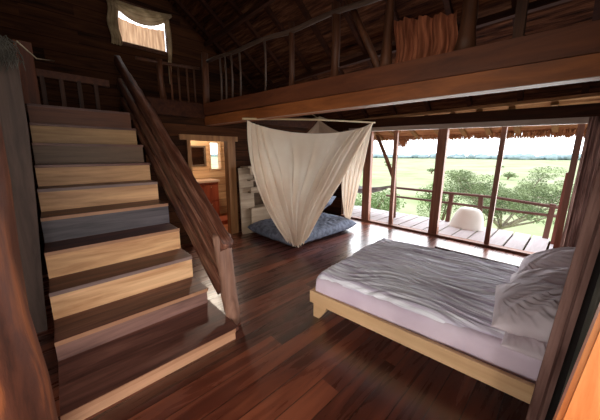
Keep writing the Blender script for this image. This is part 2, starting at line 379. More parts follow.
struct('light_block_slab', boxes((-1.0, 2.4, -2.5, 1.12, 2.52, 2.6), (-2.0, -1.0, -2.5, -.75, 2.52, 2.6)), M['wallx'])  # unseen slab added over the camera to keep rear light off the roof
# loft floor over the bathroom + landing
struct('loft_floor', boxes((-6.5, DX1+.02, 1.08, 5.4, 2.26, 2.42)), M['wall'])
struct('loft_landing', boxes((-6.5, -5.0, -.68, 1.07, 2.14, 2.24)), M['dark'])
struct('trim_4', boxes((DX1+.02, DX1+.06, 1.08, 5.3, 2.22, 2.46)), M['dark'])
# the long loft beams (slightly out of square with the windows)
LA, LB = V((-4.6, 2.07, 0)), V((1.2, 2.80, 0)); ld = (LB-LA).normalized(); ln_ = V((-ld.y, ld.x, 0))
def onl(x, z, off=0):
    t = (x-LA.x)/ld.x; p = LA+ld*t+ln_*off; return V((p.x, p.y, z))
bm = bmesh.new(); beam(bm, onl(-4.66, 2.175, .09), onl(.36, 2.175, .09), .16, .15, .03, 26, 2)
struct('beam_lower', bm, M['beam'])
bm = bmesh.new(); beam(bm, onl(-4.62, 2.36, .02), onl(.36, 2.335, .02), .08, .19, .02, 26, 7)
struct('beam_upper', bm, M['fascia'])
bm = bmesh.new(); beam(bm, onl(-4.62, 2.44, .27), onl(.36, 2.44, .27), .4, .03)
struct('loft_walkway', bm, M['fascia'])
bm = bmesh.new(); beam(bm, onl(-4.6, 2.098, .02), onl(.35, 2.098, .02), .008, .006); struct('trim_5', bm, M['strip'])

# ------------------------------------------------------------------ loft railing along the beam
lr = thing('loft_railing', 'thin dark pole railing along the loft edge above the long beam', 'railing', onl(-4.5, 2.455, .03))
pts = [onl(-4.5+i*.22, 3.13-.003*i+.012*math.sin(i*1.3), .03+.01*math.sin(i*.9)) for i in range(16)]
bm = bmesh.new(); tube(bm, pts, .028, 8, .2); obj('handrail', bm, M['loftrail'], lr, True)
for x in (-4.15, -4.02, -3.86, -3.66, -3.12):
    bm = bmesh.new(); tube(bm, [onl(x, 2.45, .03), onl(x+.01, 2.8, .035), onl(x, 3.12, .03)], .014, 6, .2, x); obj('baluster', bm, M['loftrail'], lr, True)
for x, r in ((-2.66, .035), (-2.02, .045)):
    bm = bmesh.new(); tube(bm, [onl(x, 2.45, .05), onl(x+.01, 2.8, .05), onl(x, 3.2, .05)], r, 8, .25, x); obj('railing_post', bm, M['darkz'], lr, True)
# trunk posts rising from the beam
for x, r, lab in ((-1.47, .045, 'rough slender trunk post rising from the loft beam, left end of the rust cloth'), (-.78, .055, 'rough pale-edged trunk post rising from the loft beam, right end of the rust cloth')):
    bm = bmesh.new(); p = [onl(x+.04*t*math.sin(t*3), 2.45+t*1.15, .12) for t in [0, .1, .25, .4, .6, .8, 1]]
    tube(bm, p, [r*1.5, r*1.2, r, r*.95, r*.9, r*.85, r*.8], 12, .35, x)
    tag(obj('loft_post', bm, M['darkz'], None, True, origin=p[0]), lab, 'post')
for x0, x1, lab in ((-2.35, -1.55, 'slanting brace pole between the loft railing and the left trunk post'),):
    bm = bmesh.new(); tube(bm, [onl(x1, 2.46, .2), onl(x0, 3.9, .5)], .04, 8, .2, 3)
    tag(obj('brace_pole', bm, M['darkz'], None, True), lab, 'pole')
bm = bmesh.new(); bx(bm, .0, .08, 0, 0, 0, 0) if False else beam(bm, onl(-.44, 2.46, .3), onl(-.44, 3.95, .3), .07, .05)
tag(obj('loft_upright', bm, M['darkz']), 'slim dark upright above the loft beam, right of the rust cloth', 'post')
# rust cloth between the trunk posts
def rc(u, v):
    x = -1.44+u*.56+.02*math.sin(v*5); z = 2.475+v*(.44-.1*u)
    return onl(x+(v*.03), z, .24+.035*math.sin(u*24+.6*math.sin(v*4))+.02*math.sin(u*55)-.04*v)
bm = bmesh.new(); grid(bm, rc, 70, 16)
tag(obj('hanging_cloth', bm, M['redcloth'], None, True), 'rust brown folded cloth draped on the loft between two trunk posts', 'cloth')
# diagonal roof strut top right
bm = bmesh.new(); tube(bm, [(.3, 2.4, 2.75), (-.35, 2.15, 3.55), (-.9, 1.9, 4.3)], .07, 8, .2, 9)
tag(obj('roof_strut', bm, M['dark'], None, True), 'dark slanting roof strut in the upper right corner above the beam', 'strut')

# landing railing above the door
lr2 = thing('landing_railing', 'dark short railing on the landing above the bathroom door', 'railing', (-4.72, 1.12, 2.46))
bm = bmesh.new(); tube(bm, [(-4.72, 1.1, 3.0), (-4.72, 1.6, 3.02), (-4.72, 2.07, 3.05)], .025, 8, .2); obj('handrail', bm, M['darkz'], lr2, True)
bm = bmesh.new(); tube(bm, [(-4.72, 1.44, 2.46), (-4.73, 1.42, 2.8), (-4.72, 1.42, 3.06)], .045, 10, .25, 4); obj('railing_post', bm, M['darkz'], lr2, True)
for y in (1.58, 1.7, 1.84, 1.96):
    bm = bmesh.new(); tube(bm, [(-4.72, y, 2.46), (-4.72, y, 3.03)], .015, 6, .1, y); obj('baluster', bm, M['darkz'], lr2, True)
bm = bmesh.new(); tube(bm, [(-4.66, 2.12, 2.46), (-4.66, 2.13, 2.8), (-4.66, 2.14, 3.3)], .055, 10, .2, 8)
tag(obj('corner_post', bm, M['darkz'], None, True, origin=(-4.66, 2.12, 2.46)), 'dark round post where the loft railing meets the landing railing', 'post')
# low shelf board and jars-like uprights far back in the loft: a dim slatted panel
bm = bmesh.new()
beam(bm, (-6.44, -.6, 2.95), (-6.44, 1.0, 2.93), .08, .12, .05, 8)
bp_ = thing('slatted_balustrade', 'dim slatted panel low on the far loft wall behind the stair head', 'panel', (-6.3, .2, 2.24))
obj('top_board', bm, M['fascia'], bp_)
for i in range(6):
    y = -.45+i*.24; bm = boxes((-6.40, -6.36, y, y+.06, 2.24, 2.89)); obj('slat', bm, M['darkz'], bp_)

# loft window, its curtain and swag
fr = boxes((-6.52, -6.46, lz[0]-.06, lz[1]+.06, lz[2]-.07, lz[2]), (-6.52, -6.46, lz[0]-.06, lz[1]+.06, lz[3], lz[3]+.07),
           (-6.52, -6.46, lz[0]-.06, lz[0], lz[2], lz[3]), (-6.52, -6.46, lz[1], lz[1]+.06, lz[2], lz[3]))
struct('window_2', fr, M['darkz'])
def wc(u, v): return V((-6.56+.014*math.sin(u*44), lz[0]+.01+u*(lz[1]-lz[0]-.04), lz[2]+.02+v*(lz[3]-lz[2]-.24-.05*math.sin(PI*u))))
bm = bmesh.new(); grid(bm, wc, 80, 6)
tag(obj('window_curtain', bm, M['tan'], None, True), 'tan curtain lit from behind inside the small loft window', 'curtain')
sw = thing('curtain_swag', 'beige cloth swagged over the small loft window with hanging tails', 'curtain', (-6.43, 1.7, 4.5))
def sg(u, v):
    y = 1.12+u*1.14; top = 4.50+.05*u; sag = 4*u*(1-u)*(.05+.20*v); w = .05+.06*v*(1-abs(2*u-1)**3)
    return V((-6.43+.02*math.sin(v*22+u*3)+.03*v, y, top-sag-w*v*.8-.02*v))
bm = bmesh.new(); grid(bm, sg, 40, 24); obj('swag_drape', bm, M['swag'], sw, True)
def tl(u, v): return V((-6.42+.02*math.sin(u*20), 1.10+u*.17+.02*math.sin(v*9), 4.46-v*.78))
bm = bmesh.new(); grid(bm, tl, 20, 20); obj('tail', bm, M['swag'], sw, True)
def tr(u, v): return V((-6.40+.015*math.sin(u*20), 2.13+(u-.5)*(.11-.06*v)+.03*math.sin(v*5)+.03*v, 4.46-v*1.35))
bm = bmesh.new(); grid(bm, tr, 12, 24); obj('tail', bm, M['swag'], sw, True)

# ------------------------------------------------------------------ staircase
st = thing('staircase', 'broad open-sided wooden staircase rising left to the loft with mismatched risers', 'staircase', (-1.9, .43, 0))
NX = {1: -1.88, 2: -2.43, 3: -2.78, 4: -3.11, 5: -3.45, 6: -3.82, 7: -4.12, 8: -4.40, 9: -4.69, 10: -4.95}
NZ = {1: .105, 2: .265, 3: .505, 4: .75, 5: 1.0, 6: 1.24, 7: 1.48, 8: 1.73, 9: 1.98, 10: 2.24}
YL, YR = -.135, 1.0
desc = {1: 'pale pinkish board', 2: 'grey mauve board', 3: 'bright cream board', 4: 'cream board', 5: 'dark blue grey board', 6: 'tan board', 7: 'tan board', 8: 'grey brown board', 9: 'tan board', 10: 'dark red brown board'}
for k in range(1, 11):
    z0 = NZ[k-1] if k > 1 else 0
    bm = bmesh.new(); bx(bm, NX[k]-.03, NX[k]-.006, YL+.001, YR-.001, z0, NZ[k]-.03)
    o = obj('riser', bm, M['riser%d' % k], st); o['label'] = desc[k]
    x1 = NX[k+1]-.05 if k < 10 else -5.02
    bm = bmesh.new(); bx(bm, x1, NX[k], YL, YR+(.03 if k == 1 else .012*math.sin(k)), NZ[k]-.032, NZ[k], bev=.004)
    o = obj('tread', bm, M['tread'], st)
    if k in (1, 2, 4, 5):
        bm = bmesh.new(); bx(bm, NX[k]-.001, NX[k]+.006, YL, YR, NZ[k]-.034, NZ[k]-.001)
        n_ = obj('nosing', bm, M['nose'], o); n_['label'] = 'lighter front edge'
    if k in (3, 6):
        bm = bmesh.new(); bx(bm, NX[k]-.001, NX[k]+.006, YL, YR, NZ[k]-.034, NZ[k]-.001)
        n_ = obj('nosing', bm, M['nosegrey'], o); n_['label'] = 'greyish front edge'
bm = bmesh.new(); beam(bm, (-2.92, YL+.09, .09), (-4.95, YL+.09, 1.70), .03, .16); obj('stringer', bm, M['dark'], st)
bm = bmesh.new(); beam(bm, (-2.92, YR-.08, .09), (-4.8, YR-.08, 1.58), .03, .14); obj('stringer', bm, M['dark'], st)

# rough banister
bn = thing('stair_banister', 'massive rough-hewn timber banister sloping down the right side of the stairs', 'banister', (-2.1, 1.08, 0))
bm = bmesh.new(); beam(bm, (-2.12, 1.08, .76), (-5.9, 1.08, 3.25), .10, .17, .25, 60, 1, .9); obj('handrail', bm, M['banister'], bn, True)
bm = bmesh.new(); beam(bm, (-2.2, 1.075, .56), (-5.85, 1.075, 2.86), .075, .19, .32, 60, 5, .85); obj('middle_rail', bm, M['banister'], bn, True)
bm = bmesh.new(); beam(bm, (-2.22, 1.07, .33), (-5.8, 1.07, 2.54), .06, .20, .3, 60, 9, .8); obj('lower_rail', bm, M['banister'], bn, True)
bm = bmesh.new(); tube(bm, [(-2.10, 1.09, 0), (-2.09, 1.09, .12), (-2.14, 1.085, .3), (-2.15, 1.085, .45), (-2.19, 1.08, .65), (-2.22, 1.08, .84), (-2.22, 1.08, .87)], [.065, .066, .07, .066, .075, .082, .07], 14, .3, 2)
obj('newel_post', bm, M['newel'], bn, True)

# big posts on the left
bm = bmesh.new(); zs = [0, .3, .6, .9, 1.2, 1.5, 1.8, 2.1, 2.5, 3, 3.6]
tube(bm, [(-1.6+.01*math.sin(z*3), -.335+.01*math.sin(z*4), z) for z in zs], [.2+.008*math.sin(z*5) for z in zs], 28, .12, 5)
tag(obj('trunk_post', bm, M['posta'], None, True, origin=(-1.6, -.335, 0)), 'near brown timber trunk with orange streaks at the far left edge', 'post')
bm = bmesh.new(); pf = [(-.64, 0), (-.205, 0), (-.178, .5), (-.132, 1.2), (-.104, 1.8), (-.097, 2.43), (-.58, 2.43)]
f0 = [bm.verts.new((-3.18, y, z)) for y, z in pf]; f1 = [bm.verts.new((-3.26, y, z)) for y, z in pf]
bm.faces.new(f0); bm.faces.new(list(reversed(f1)))
for i in range(len(pf)): k = (i+1) % len(pf); bm.faces.new((f0[i], f0[k], f1[k], f1[i]))
tag(obj('plank_post', bm, M['postb'], None, origin=(-3.22, -.37, 0)), 'wide grey brown plank upright beside the stairs, behind the trunk post', 'post')
bm = bmesh.new(); bx(bm, -5.24, -5.18, -.17, .0, 2.24, 3.05, bev=.006)
bo = tag(obj('board_upright', bm, M['jambdark'], None, origin=(-5.21, -.08, 2.24)), 'short orange brown board standing at the head of the stairs', 'board')
bm = bmesh.new()
rs = random.Random(3)
for i in range(260):
    y0 = rs.uniform(-.42, -.12); p0 = V((-3.15+rs.uniform(-.0, .04), y0, 2.50+rs.uniform(-.10, .04)-.35*(y0+.3)))
    p1 = p0+V((rs.uniform(0, .03), rs.uniform(-.03, .07), rs.uniform(-.10, .01))); p2 = p1+V((rs.uniform(-.01, .02), rs.uniform(-.04, .03), rs.uniform(-.10, -.02)))
    tube(bm, [p0, p1, p2], [.004, .003, .0015], 4)
tf = obj('straw_bundle', bm, M['straw']); tag(tf, 'ragged grey straw bundle tied at the top of the wide plank upright', 'bundle')
bm = bmesh.new(); tube(bm, [(-3.15, -.08, 2.47), (-3.9, .02, 2.55), (-5.1, .2, 2.85)], .006, 6); tag(obj('cord', bm, M['rope'], None, True), 'thin cord stretched from the straw bundle across the stair head', 'cord')

# ------------------------------------------------------------------ bathroom door frame and bathroom
d = boxes((DX1-.12, DX1+.03, 1.74, 1.80, 0, 1.84), (DX1-.12, DX1+.03, 2.50, 2.66, 0, 1.84), (DX1-.12, DX1+.035, 1.62, 2.72, 1.84, 1.93))
struct('door_1', d, M['jamb'])
va = thing('bathroom_vanity', 'reddish wooden vanity cabinet with pale top seen through the doorway', 'cabinet', (-6.2, 2.6, 0))
bm = boxes((-6.48, -6.02, 2.15, 2.92, 0, .93)); obj('carcass', bm, M['vanity'], va)
bm = bmesh.new(); bx(bm, -6.48, -5.98, 2.12, 2.95, .93, .98, bev=.006); obj('countertop', bm, M['counter'], va)
for y0 in (2.18, 2.56):
    for z0, z1 in ((.06, .46), (.5, .88)):
        bm = bmesh.new(); bx(bm, -6.02, -6.0, y0, y0+.33, z0, z1, bev=.004); p = obj('cabinet_door', bm, M['vanity'], va)
        bm = bmesh.new(); lathe(bm, [(.008, 0), (.014, .012), (.01, .022)], (0, 0, 0), 10); bmesh.ops.rotate(bm, matrix=Matrix.Rotation(PI/2, 3, 'Y'), verts=bm.verts)
        bmesh.ops.translate(bm, vec=(-6.0, y0+.165, z1-.06), verts=bm.verts); obj('knob', bm, M['brass'], p)
mi = thing('wall_mirror', 'framed mirror on the bathroom wall above the vanity', 'mirror', (-6.48, 2.62, 1.4))
bm = boxes((-6.498, -6.47, 2.46, 2.50, 1.30, 1.80), (-6.498, -6.47, 2.82, 2.86, 1.30, 1.80), (-6.498, -6.47, 2.5, 2.82, 1.30, 1.34), (-6.498, -6.47, 2.5, 2.82, 1.76, 1.80)); obj('frame', bm, M['shelfback'], mi)
bm = boxes((-6.495, -6.485, 2.5, 2.82, 1.34, 1.76)); obj('glass', bm, M['mirror'], mi)
wl = thing('wall_lamp', 'small glowing lamp beside the bathroom mirror', 'lamp', (-6.46, 2.36, 1.5))
bm = boxes((-6.5, -6.46, 2.33, 2.39, 1.40, 1.46)); obj('bracket', bm, M['brass'], wl)
bm = bmesh.new(); lathe(bm, [(.03, 0), (.055, .05), (.05, .14), (.03, .2)], (-6.42, 2.36, 1.46), 16); obj('lamp_shade', bm, M['lampglass'], wl, True)
fr = boxes((-6.53, -6.47, bz[0]-.04, bz[0], bz[2]-.04, bz[3]+.04), (-6.53, -6.47, bz[1], bz[1]+.04, bz[2]-.04, bz[3]+.04), (-6.53, -6.47, bz[0], bz[1], bz[2]-.04, bz[2]), (-6.53, -6.47, bz[0], bz[1], bz[3], bz[3]+.04))
struct('window_3', fr, M['bathwall'])
def bc(u, v): return V((-6.42+.5*u, 3.45+.03*math.sin(u*34), .15+1.85*v))
bm = bmesh.new(); grid(bm, bc, 60, 4); tag(obj('bathroom_curtain', bm, M['net'], None, True), 'pale curtain hanging beside the bathroom window', 'curtain')
bm = bmesh.new(); bx(bm, -5.9, -5.45, 2.2, 3.4, 0, .1, bev=.008); tag(obj('floor_step', bm, M['vanity']), 'low reddish wooden step on the bathroom floor before the vanity', 'step')

# whitewashed shelf unit right of the door
sh = thing('shelf_unit', 'low whitewashed wooden shelf unit against the back wall right of the door', 'shelf', (-4.55, 3.05, 0))
obj('side_panel', beams(((-4.5, 2.80, 0), (-4.56, 2.80, 1.33), .03, .32)), M['shelf'], sh)
obj('side_panel', beams(((-4.5, 3.62, 0), (-4.56, 3.62, 1.33), .03, .32)), M['shelf'], sh)
obj('top_board', boxes((-4.69, -4.40, 2.77, 3.65, 1.33, 1.36)), M['shelf'], sh)
for z in (.52, .86, 1.10): obj('shelf_board', boxes((-4.69, -4.41, 2.82, 3.60, z-.03, z)), M['shelf'], sh)
obj('front_panel', boxes((-4.42, -4.40, 2.815, 3.605, .02, .50)), M['shelf'], sh)
obj('upper_rail', boxes((-4.42, -4.40, 2.815, 3.605, 1.20, 1.33)), M['shelf'], sh)
obj('middle_rail', boxes((-4.42, -4.40, 2.815, 3.605, .86, .95)), M['shelf'], sh)
obj('back_panel', boxes((-4.695, -4.68, 2.82, 3.6, 0, 1.33)), M['shelfback'], sh)

# ------------------------------------------------------------------ floor bed under the net
def cushion(name, sx, sy, sz, mat, seed=0, wr=.02, parent=None, nu=44, nv=44, pinch=.12, frq=5, ex=4, fold=0):
    bm = bmesh.new(); tops = []
    for side in (1, -1):
        def f(u, v):
            a, b = 2*u-1, 2*v-1
            t = (max(0, 1-abs(a)**ex)*max(0, 1-abs(b)**ex))**.5
            k = 1-pinch*(1-abs(a*b))*(abs(a)**3+abs(b)**3)*.5
            x, y = a*sx/2*k, b*sy/2*k
            n_ = noise.fractal(V((a*sx*frq+seed, b*sy*frq, seed+side)), .9, 2.1, 4)
            if fold:
                an = math.atan2(b, a+.9); rr_ = math.hypot(a+.9, b); an2 = math.atan2(b-1.1, a-1.0)
                n_ = n_*.45+(1-2.6*abs(noise.noise(V((an*7+seed, rr_*1.1, seed)))))*fold*min(1, rr_)+(1-2.6*abs(noise.noise(V((an2*6+seed, rr_, seed+4)))))*fold*.6
            return V((x+.01*n_*t, y, side*sz/2*t+wr*n_*t))
        grid(bm, f, nu, nv)
    bmesh.ops.remove_doubles(bm, verts=bm.verts, dist=.002)
    return bm
mt = thing('floor_mattress', 'thin blue grey mattress lying on the floor under the net', 'mattress', (-3.80, 3.68, .135), 0)
bm = cushion('m', 1.36, 1.86, .27, None, 3, .022, pinch=.02, frq=6, ex=8, nu=70, nv=90); obj('padding', bm, M['bluegrey'], mt, True, local=True)
bm = cushion('c', .62, .9, .28, None, 8, .03, ex=3)
bmesh.ops.rotate(bm, matrix=Matrix.Rotation(math.radians(-35), 3, 'Y'), verts=bm.verts)
pw = obj('floor_pillow', bm, M['bluegrey'], None, True); pw.location = (-3.98, 4.2, .47); tag(pw, 'blue grey pillow propped at the back of the floor mattress', 'pillow')

# mosquito net hung on crossed poles
A = V((-3.349, 2.114, 2.075)); B = V((-2.615, 4.242, 2.15)); ab = (B-A); abh = V((ab.x, ab.y, 0)).normalized(); nrm = V((abh.y, -abh.x, 0))   # towards the camera side
net = thing('mosquito_net', 'cream mosquito net gathered and hung from a pole above the floor mattress', 'mosquito net', (-3.1, 3.2, 2.12))
bm = bmesh.new(); tube(bm, [A-(B-A)*.03+V((0, 0, .02)), A.lerp(B, .5)+V((0, 0, .03)), B+(B-A)*.02], .014, 8, .1); obj('pole', bm, M['pole'], net, True)
def bez(a, b, c, t): return a*(1-t)**2+b*(2*t*(1-t))+c*t*t
def sstep(x): return x*x*(3-2*x)
ML, MR = V((-3.38, 2.04, 1.10)), V((-2.83, 3.60, 1.18)); BL, BR = V((-3.17, 2.62, .25)), V((-3.03, 3.04, .26)); BB = V((-3.119, 2.779, .13))
def front(u, v):
    if u < .30: s = .10*(u/.30)
    elif u < .50: s = .10+.74*sstep((u-.30)/.20)
    else: s = .84+.16*((u-.50)/.50)
    T = A.lerp(B, s); T = T-V((0, 0, .19*(4*s*(1-s))**.8))
    w = .92*u+.08*sstep(u)
    Mm = ML.lerp(MR, w)-V((0, 0, .12*math.sin(PI*u)))
    Bt = BL.lerp(BR, u)+V((0, 0, -.14*math.sin(PI*min(1, u*1.05))**1.0+.02*math.sin(u*60)+.035*noise.noise(V((u*45, 3, 1)))+.02*noise.noise(V((u*110, 9, 1)))))
    p = bez(T, Mm, Bt, v)
    env = math.sin(PI*min(1, v*1.1+.06))**.6 if v < .87 else .75
    env = min(1, .25+v*1.6)
    ph = u*60+20*sstep(max(0, min(1, (u-.28)/.24)))+3.2*math.sin(u*5+v*2.4)+2.5*noise.noise(V((u*3, v*2.2, 1)))
    d_ = .11*abs(math.sin(ph*.5))**.6+.012*math.sin(ph*1.3+1+v*3)+.10*math.sin(PI*u)*math.sin(PI*min(1,v))+.03*noise.noise(V((u*5, v*3, 7)))
    return p+nrm*(d_*env)
bm = bmesh.new(); grid(bm, front, 420, 60); obj('front_drape', bm, M['net'], net, True)
# right drape, falling away from pole end
B2 = B+V((-.02, .02, 0)); 
def right(u, v):
    T = B2.lerp(V((-3.05, 4.2, 1.98)), 1-u)
    Mm = V((-3.62, 4.5, 1.25)).lerp(V((-2.93, 4.5, 1.30)), u)
    Bt = V((-3.36, 4.5, .25)).lerp(V((-3.20, 4.48, .22)), u)
    p = bez(T, Mm, Bt, v)
    return p+V((.55, -.8, 0))*(.02*math.sin(u*30+v*4)+.01*math.sin(u*61+2))*min(1, .3+v*1.5)
bm = bmesh.new(); grid(bm, right, 90, 40); obj('side_drape', bm, M['net'], net, True)
# sheer canopy rising to the knot
K = V((-3.12, 3.38, 2.17))
def cone(u, v):
    base = [V((-3.46, 3.0, 1.80)), V((-4.0, 3.4, 1.82)), V((-3.9, 4.3, 1.85)), V((-3.0, 4.3, 1.86)), V((-2.72, 4.1, 1.95))]
    f_ = u*(len(base)-1); i = min(int(f_), len(base)-2); b_ = base[i].lerp(base[i+1], f_-i)
    p = K.lerp(b_, v); return p+V((0, 0, -.10*math.sin(PI*v)+.012*math.sin(u*70)*v))
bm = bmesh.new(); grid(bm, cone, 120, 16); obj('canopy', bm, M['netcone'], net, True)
bm = bmesh.new(); tube(bm, [K+V((0, 0, .02)), K+V((-.1, -.1, .1)), K+V((-.2, -.2, .35))], .007, 6); tube(bm, [K+V((-.05, -.1, 0)), K+V((.02, 0, .03)), K+V((.08, .12, 0))], .022, 6, .4); obj('hanging_cord', bm, M['rope'], net)

# ------------------------------------------------------------------ the bed
bed = thing('double_bed', 'low double bed with pale pine frame and lilac sheet in front of the windows', 'bed', (-1.665, 1.70, 0), math.radians(5.6))
L_, W_ = 1.98, 1.62
obj('side_rail', boxes((0, L_, 0, .032, .165, .285), bev=.004), M['pine'], bed, local=True)
obj('side_rail', boxes((0, L_, W_-.032, W_, .165, .285), bev=.004), M['pine'], bed, local=True)
obj('foot_rail', boxes((0, .032, .034, W_-.034, .165, .285), bev=.004), M['piney'], bed, local=True)
for x0, x1, y0, y1 in ((.02, .17, .036, .08), (.02, .17, W_-.08, W_-.036), (L_-.17, L_-.02, .036, .08), (L_-.17, L_-.02, W_-.08, W_-.036)):
    bm = bmesh.new(); vs = []
    for (x, z) in ((x0, 0), (x0+.07, 0), (x1, .11), (x1, .24), (x0, .24)): vs.append((x, z))
    if x0 > 1: vs = [(x1+x0-x, z) for x, z in vs]
    f0 = [bm.verts.new((x, y0, z)) for x, z in vs]; f1 = [bm.verts.new((x, y1, z)) for x, z in vs]
    bm.faces.new(f0); bm.faces.new(list(reversed(f1)))
    for i in range(5): bm.faces.new((f0[i], f0[(i+1) % 5], f1[(i+1) % 5], f1[i]))
    obj('leg', bm, M['pine'], bed, local=True)
obj('slat_base', boxes((.035, L_, .04, W_-.04, .2, .235)), M['piney'], bed, local=True)
bm = bmesh.new()
def rbox(bm, x0, x1, y0, y1, z0, z1, r, wob=0, nx=60, ny=50, seed=0, fn=None):
    """rounded slab made from a top grid that wraps down its sides"""
    def f(u, v):
        a, b = 2*u-1, 2*v-1
        # map the outer 12% of the grid to the sides
        def mp(a, h):
            s = 1 if a >= 0 else -1; q = abs(a)
            if q < .85: return s*(q/.85)*(h-r), 0
            t = (q-.85)/.15
            if t < .5: th = t/.5*PI/2; return s*(h-r+r*math.sin(th)), r*(1-math.cos(th))
            return s*h, r+(t-.5)/.5*(z1-z0-r)
        hx, hy = (x1-x0)/2, (y1-y0)/2
        x, dx = mp(a, hx); y, dy = mp(b, hy); x += (x0+x1)/2; y += (y0+y1)/2
        z = z1-max(dx, dy)
        n_ = noise.fractal(V((x*5+seed, y*5, z*5)), .8, 2, 3)*wob
        p = V((x, y, z+n_*(1 if max(dx, dy) < .01 else .2)))
        if dy > 0: p.y += n_*(1 if b > 0 else -1)
        if dx > 0: p.x += n_*(1 if a > 0 else -1)
        return fn(p, u, v) if fn else p
    grid(bm, f, nx, ny)
rbox(bm, .045, L_-.02, .035, W_-.04, .225, .43, .05, .008, 90, 80, fn=lambda p, u, v: V((p.x, p.y+.06*max(0, p.x/1.9)**1.5*(1-v), p.z)))
o = obj('mattress', bm, M['sheet'], bed, True, local=True); o['label'] = 'lilac fitted sheet over the mattress'
# duvet: a thing resting on the bed
du = thing('duvet', 'crumpled grey white lilac duvet with long wrinkles spread over the bed', 'duvet', (-1.67, 1.70, 0), math.radians(5.6))
def dfn(u, v):
    edge = .045+.012*math.sin(u*6)+.006*math.sin(u*17)+.10*u**3
    x = .04+u*1.50; y = edge+v*(W_-.03-edge)
    zz = .455+.02*math.sin(PI*v)
    q = .035/(.035+1)  # fall at the rims
    def rim(t, w): return 0 if t > w else (1-t/w)**2
    zz -= .04*rim(v, .05)+.10*rim(1-v, .06)+.05*rim(u, .05)+.03*rim(1-u, .04)
    wv = 3.0*noise.noise(V((x*1.3, y*1.4, 3)))+.35*math.sin(x*2.2)
    w1_ = noise.noise(V((x*1.1+4, y*13+wv*1.5, 0))); w2_ = noise.noise(V((x*2.6, y*30+wv*2.6, 5)))
    w3_ = noise.noise(V((x*5, y*52+wv*3, 9)))
    r1 = 1-abs(w1_)*2.2; r2 = 1-abs(w2_)*2.2
    zz += .009*r1+.007*r2+.004*w3_+.02*noise.noise(V((x*2.5, y*2.5, 11)))
    return V((x, y, zz))
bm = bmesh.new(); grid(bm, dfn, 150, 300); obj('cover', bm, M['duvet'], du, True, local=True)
# pillows on the bed
def pillow(lab, lx, ly, z, rx, ry, rz, sx=.5, sy=.66, sz=.2, seed=0):
    bm = cushion('p', sx, sy, sz, None, seed, .020, nu=90, nv=90, frq=2.2, pinch=.04, ex=2.4, fold=.8)
    bmesh.ops.rotate(bm, matrix=Matrix.Rotation(rz, 3, 'Z') @ Matrix.Rotation(ry, 3, 'Y') @ Matrix.Rotation(rx, 3, 'X'), verts=bm.verts)
    c, s = math.cos(math.radians(5.6)), math.sin(math.radians(5.6))
    o = obj('bed_pillow', bm, M['pillow'], None, True); o.location = (-1.69+lx*c-ly*s, 1.70+lx*s+ly*c, z); tag(o, lab, 'pillow', 'pillows at the head of the bed'); return o
R_ = math.radians
pillow('plump pale pillow nearest the camera, lying on another pillow', 1.70, .27, .635, R_(3), R_(-10), R_(8), .54, .56, .22, 1)
pillow('flatter pale pillow underneath the nearest plump pillow', 1.76, .24, .49, 0, R_(-3), R_(2), .48, .56, .12, 5)
pillow('pale pillow in the middle of the bed head', 1.76, .84, .575, R_(3), R_(-18), R_(4), .56, .54, .22, 12)
pillow('pale pillow farthest from the camera, nearest the windows', 1.80, 1.38, .60, R_(3), R_(-26), R_(0), .56, .50, .22, 19)

# ------------------------------------------------------------------ curtains and boards on the right
def hang(name, lab, x0, x1, y0, y1, z0, z1, lean, amp, waves, mat, cat='curtain', gather=1):
    bm = bmesh.new(); d_ = V((x1-x0, y1-y0, 0)); n_ = V((-d_.y, d_.x, 0)).normalized()
    def f(u, v):
        k = gather+(1-gather)*abs(2*v-.9)
        p = V((x0, y0, 0))+d_*((u-.5)*k+.5)+V((lean*(1-v), 0, 0))
        p = p+n_*(amp*math.sin(u*waves*2*PI+.8*math.sin(v*3))+amp*.4*math.sin(u*waves*5*PI+v*2)); p.z = z0+(z1-z0)*v; return p
    grid(bm, f, 100, 24); return tag(obj(name, bm, mat, None, True), lab, cat)
hang('window_curtain', 'brown grey curtain gathered at the right end of the windows, beyond the bed', .0, .3, 5.22, 5.16, .03, 2.08, -.07, .035, 4, M['curtain'])
hang('door_curtain', 'brown curtain edge hanging close by the head of the bed', .129, .190, 1.62, 1.66, .02, 2.6, -.172, .008, 1.5, M['curtain'])
hang('dark_curtain', 'dark green grey folded curtain between the black gap and the orange board', .173, .26, 1.18, 1.22, .02, 2.6, -.162, .010, 3, M['curtaindark'])
bm = bmesh.new(); vs_ = [(.0, 0), (.355, 0), (.355, 2.6), (.178, 2.6)]  # near-black panel added in place of the shade in the curtain gap
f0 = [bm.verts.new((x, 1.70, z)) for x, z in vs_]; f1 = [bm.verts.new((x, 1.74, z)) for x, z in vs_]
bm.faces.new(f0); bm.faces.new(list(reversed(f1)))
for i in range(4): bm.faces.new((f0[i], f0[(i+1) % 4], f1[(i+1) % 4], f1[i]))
tag(obj('wall_board', bm, M['black'], None, origin=(.2, 1.72, 0)), 'nearly black panel standing in for the shaded gap behind the near brown curtain edge', 'board')
bm = bmesh.new(); vs_ = [(-.055, 0), (.34, 0), (.56, 2.5), (.20, 2.5)]
f0 = [bm.verts.new((x, .86, z)) for x, z in vs_]; f1 = [bm.verts.new((x, .92, z)) for x, z in vs_]
bm.faces.new(f0); bm.faces.new(list(reversed(f1)))
for i in range(4): bm.faces.new((f0[i], f0[(i+1) % 4], f1[(i+1) % 4], f1[i]))
bmesh.ops.bevel(bm, geom=list(bm.edges), offset=.01, segments=2, affect='EDGES')
tag(obj('orange_board', bm, M['orange'], None, origin=(.2, .89, 0)), 'glossy orange varnished board filling the lower right corner, nearest the camera', 'board')

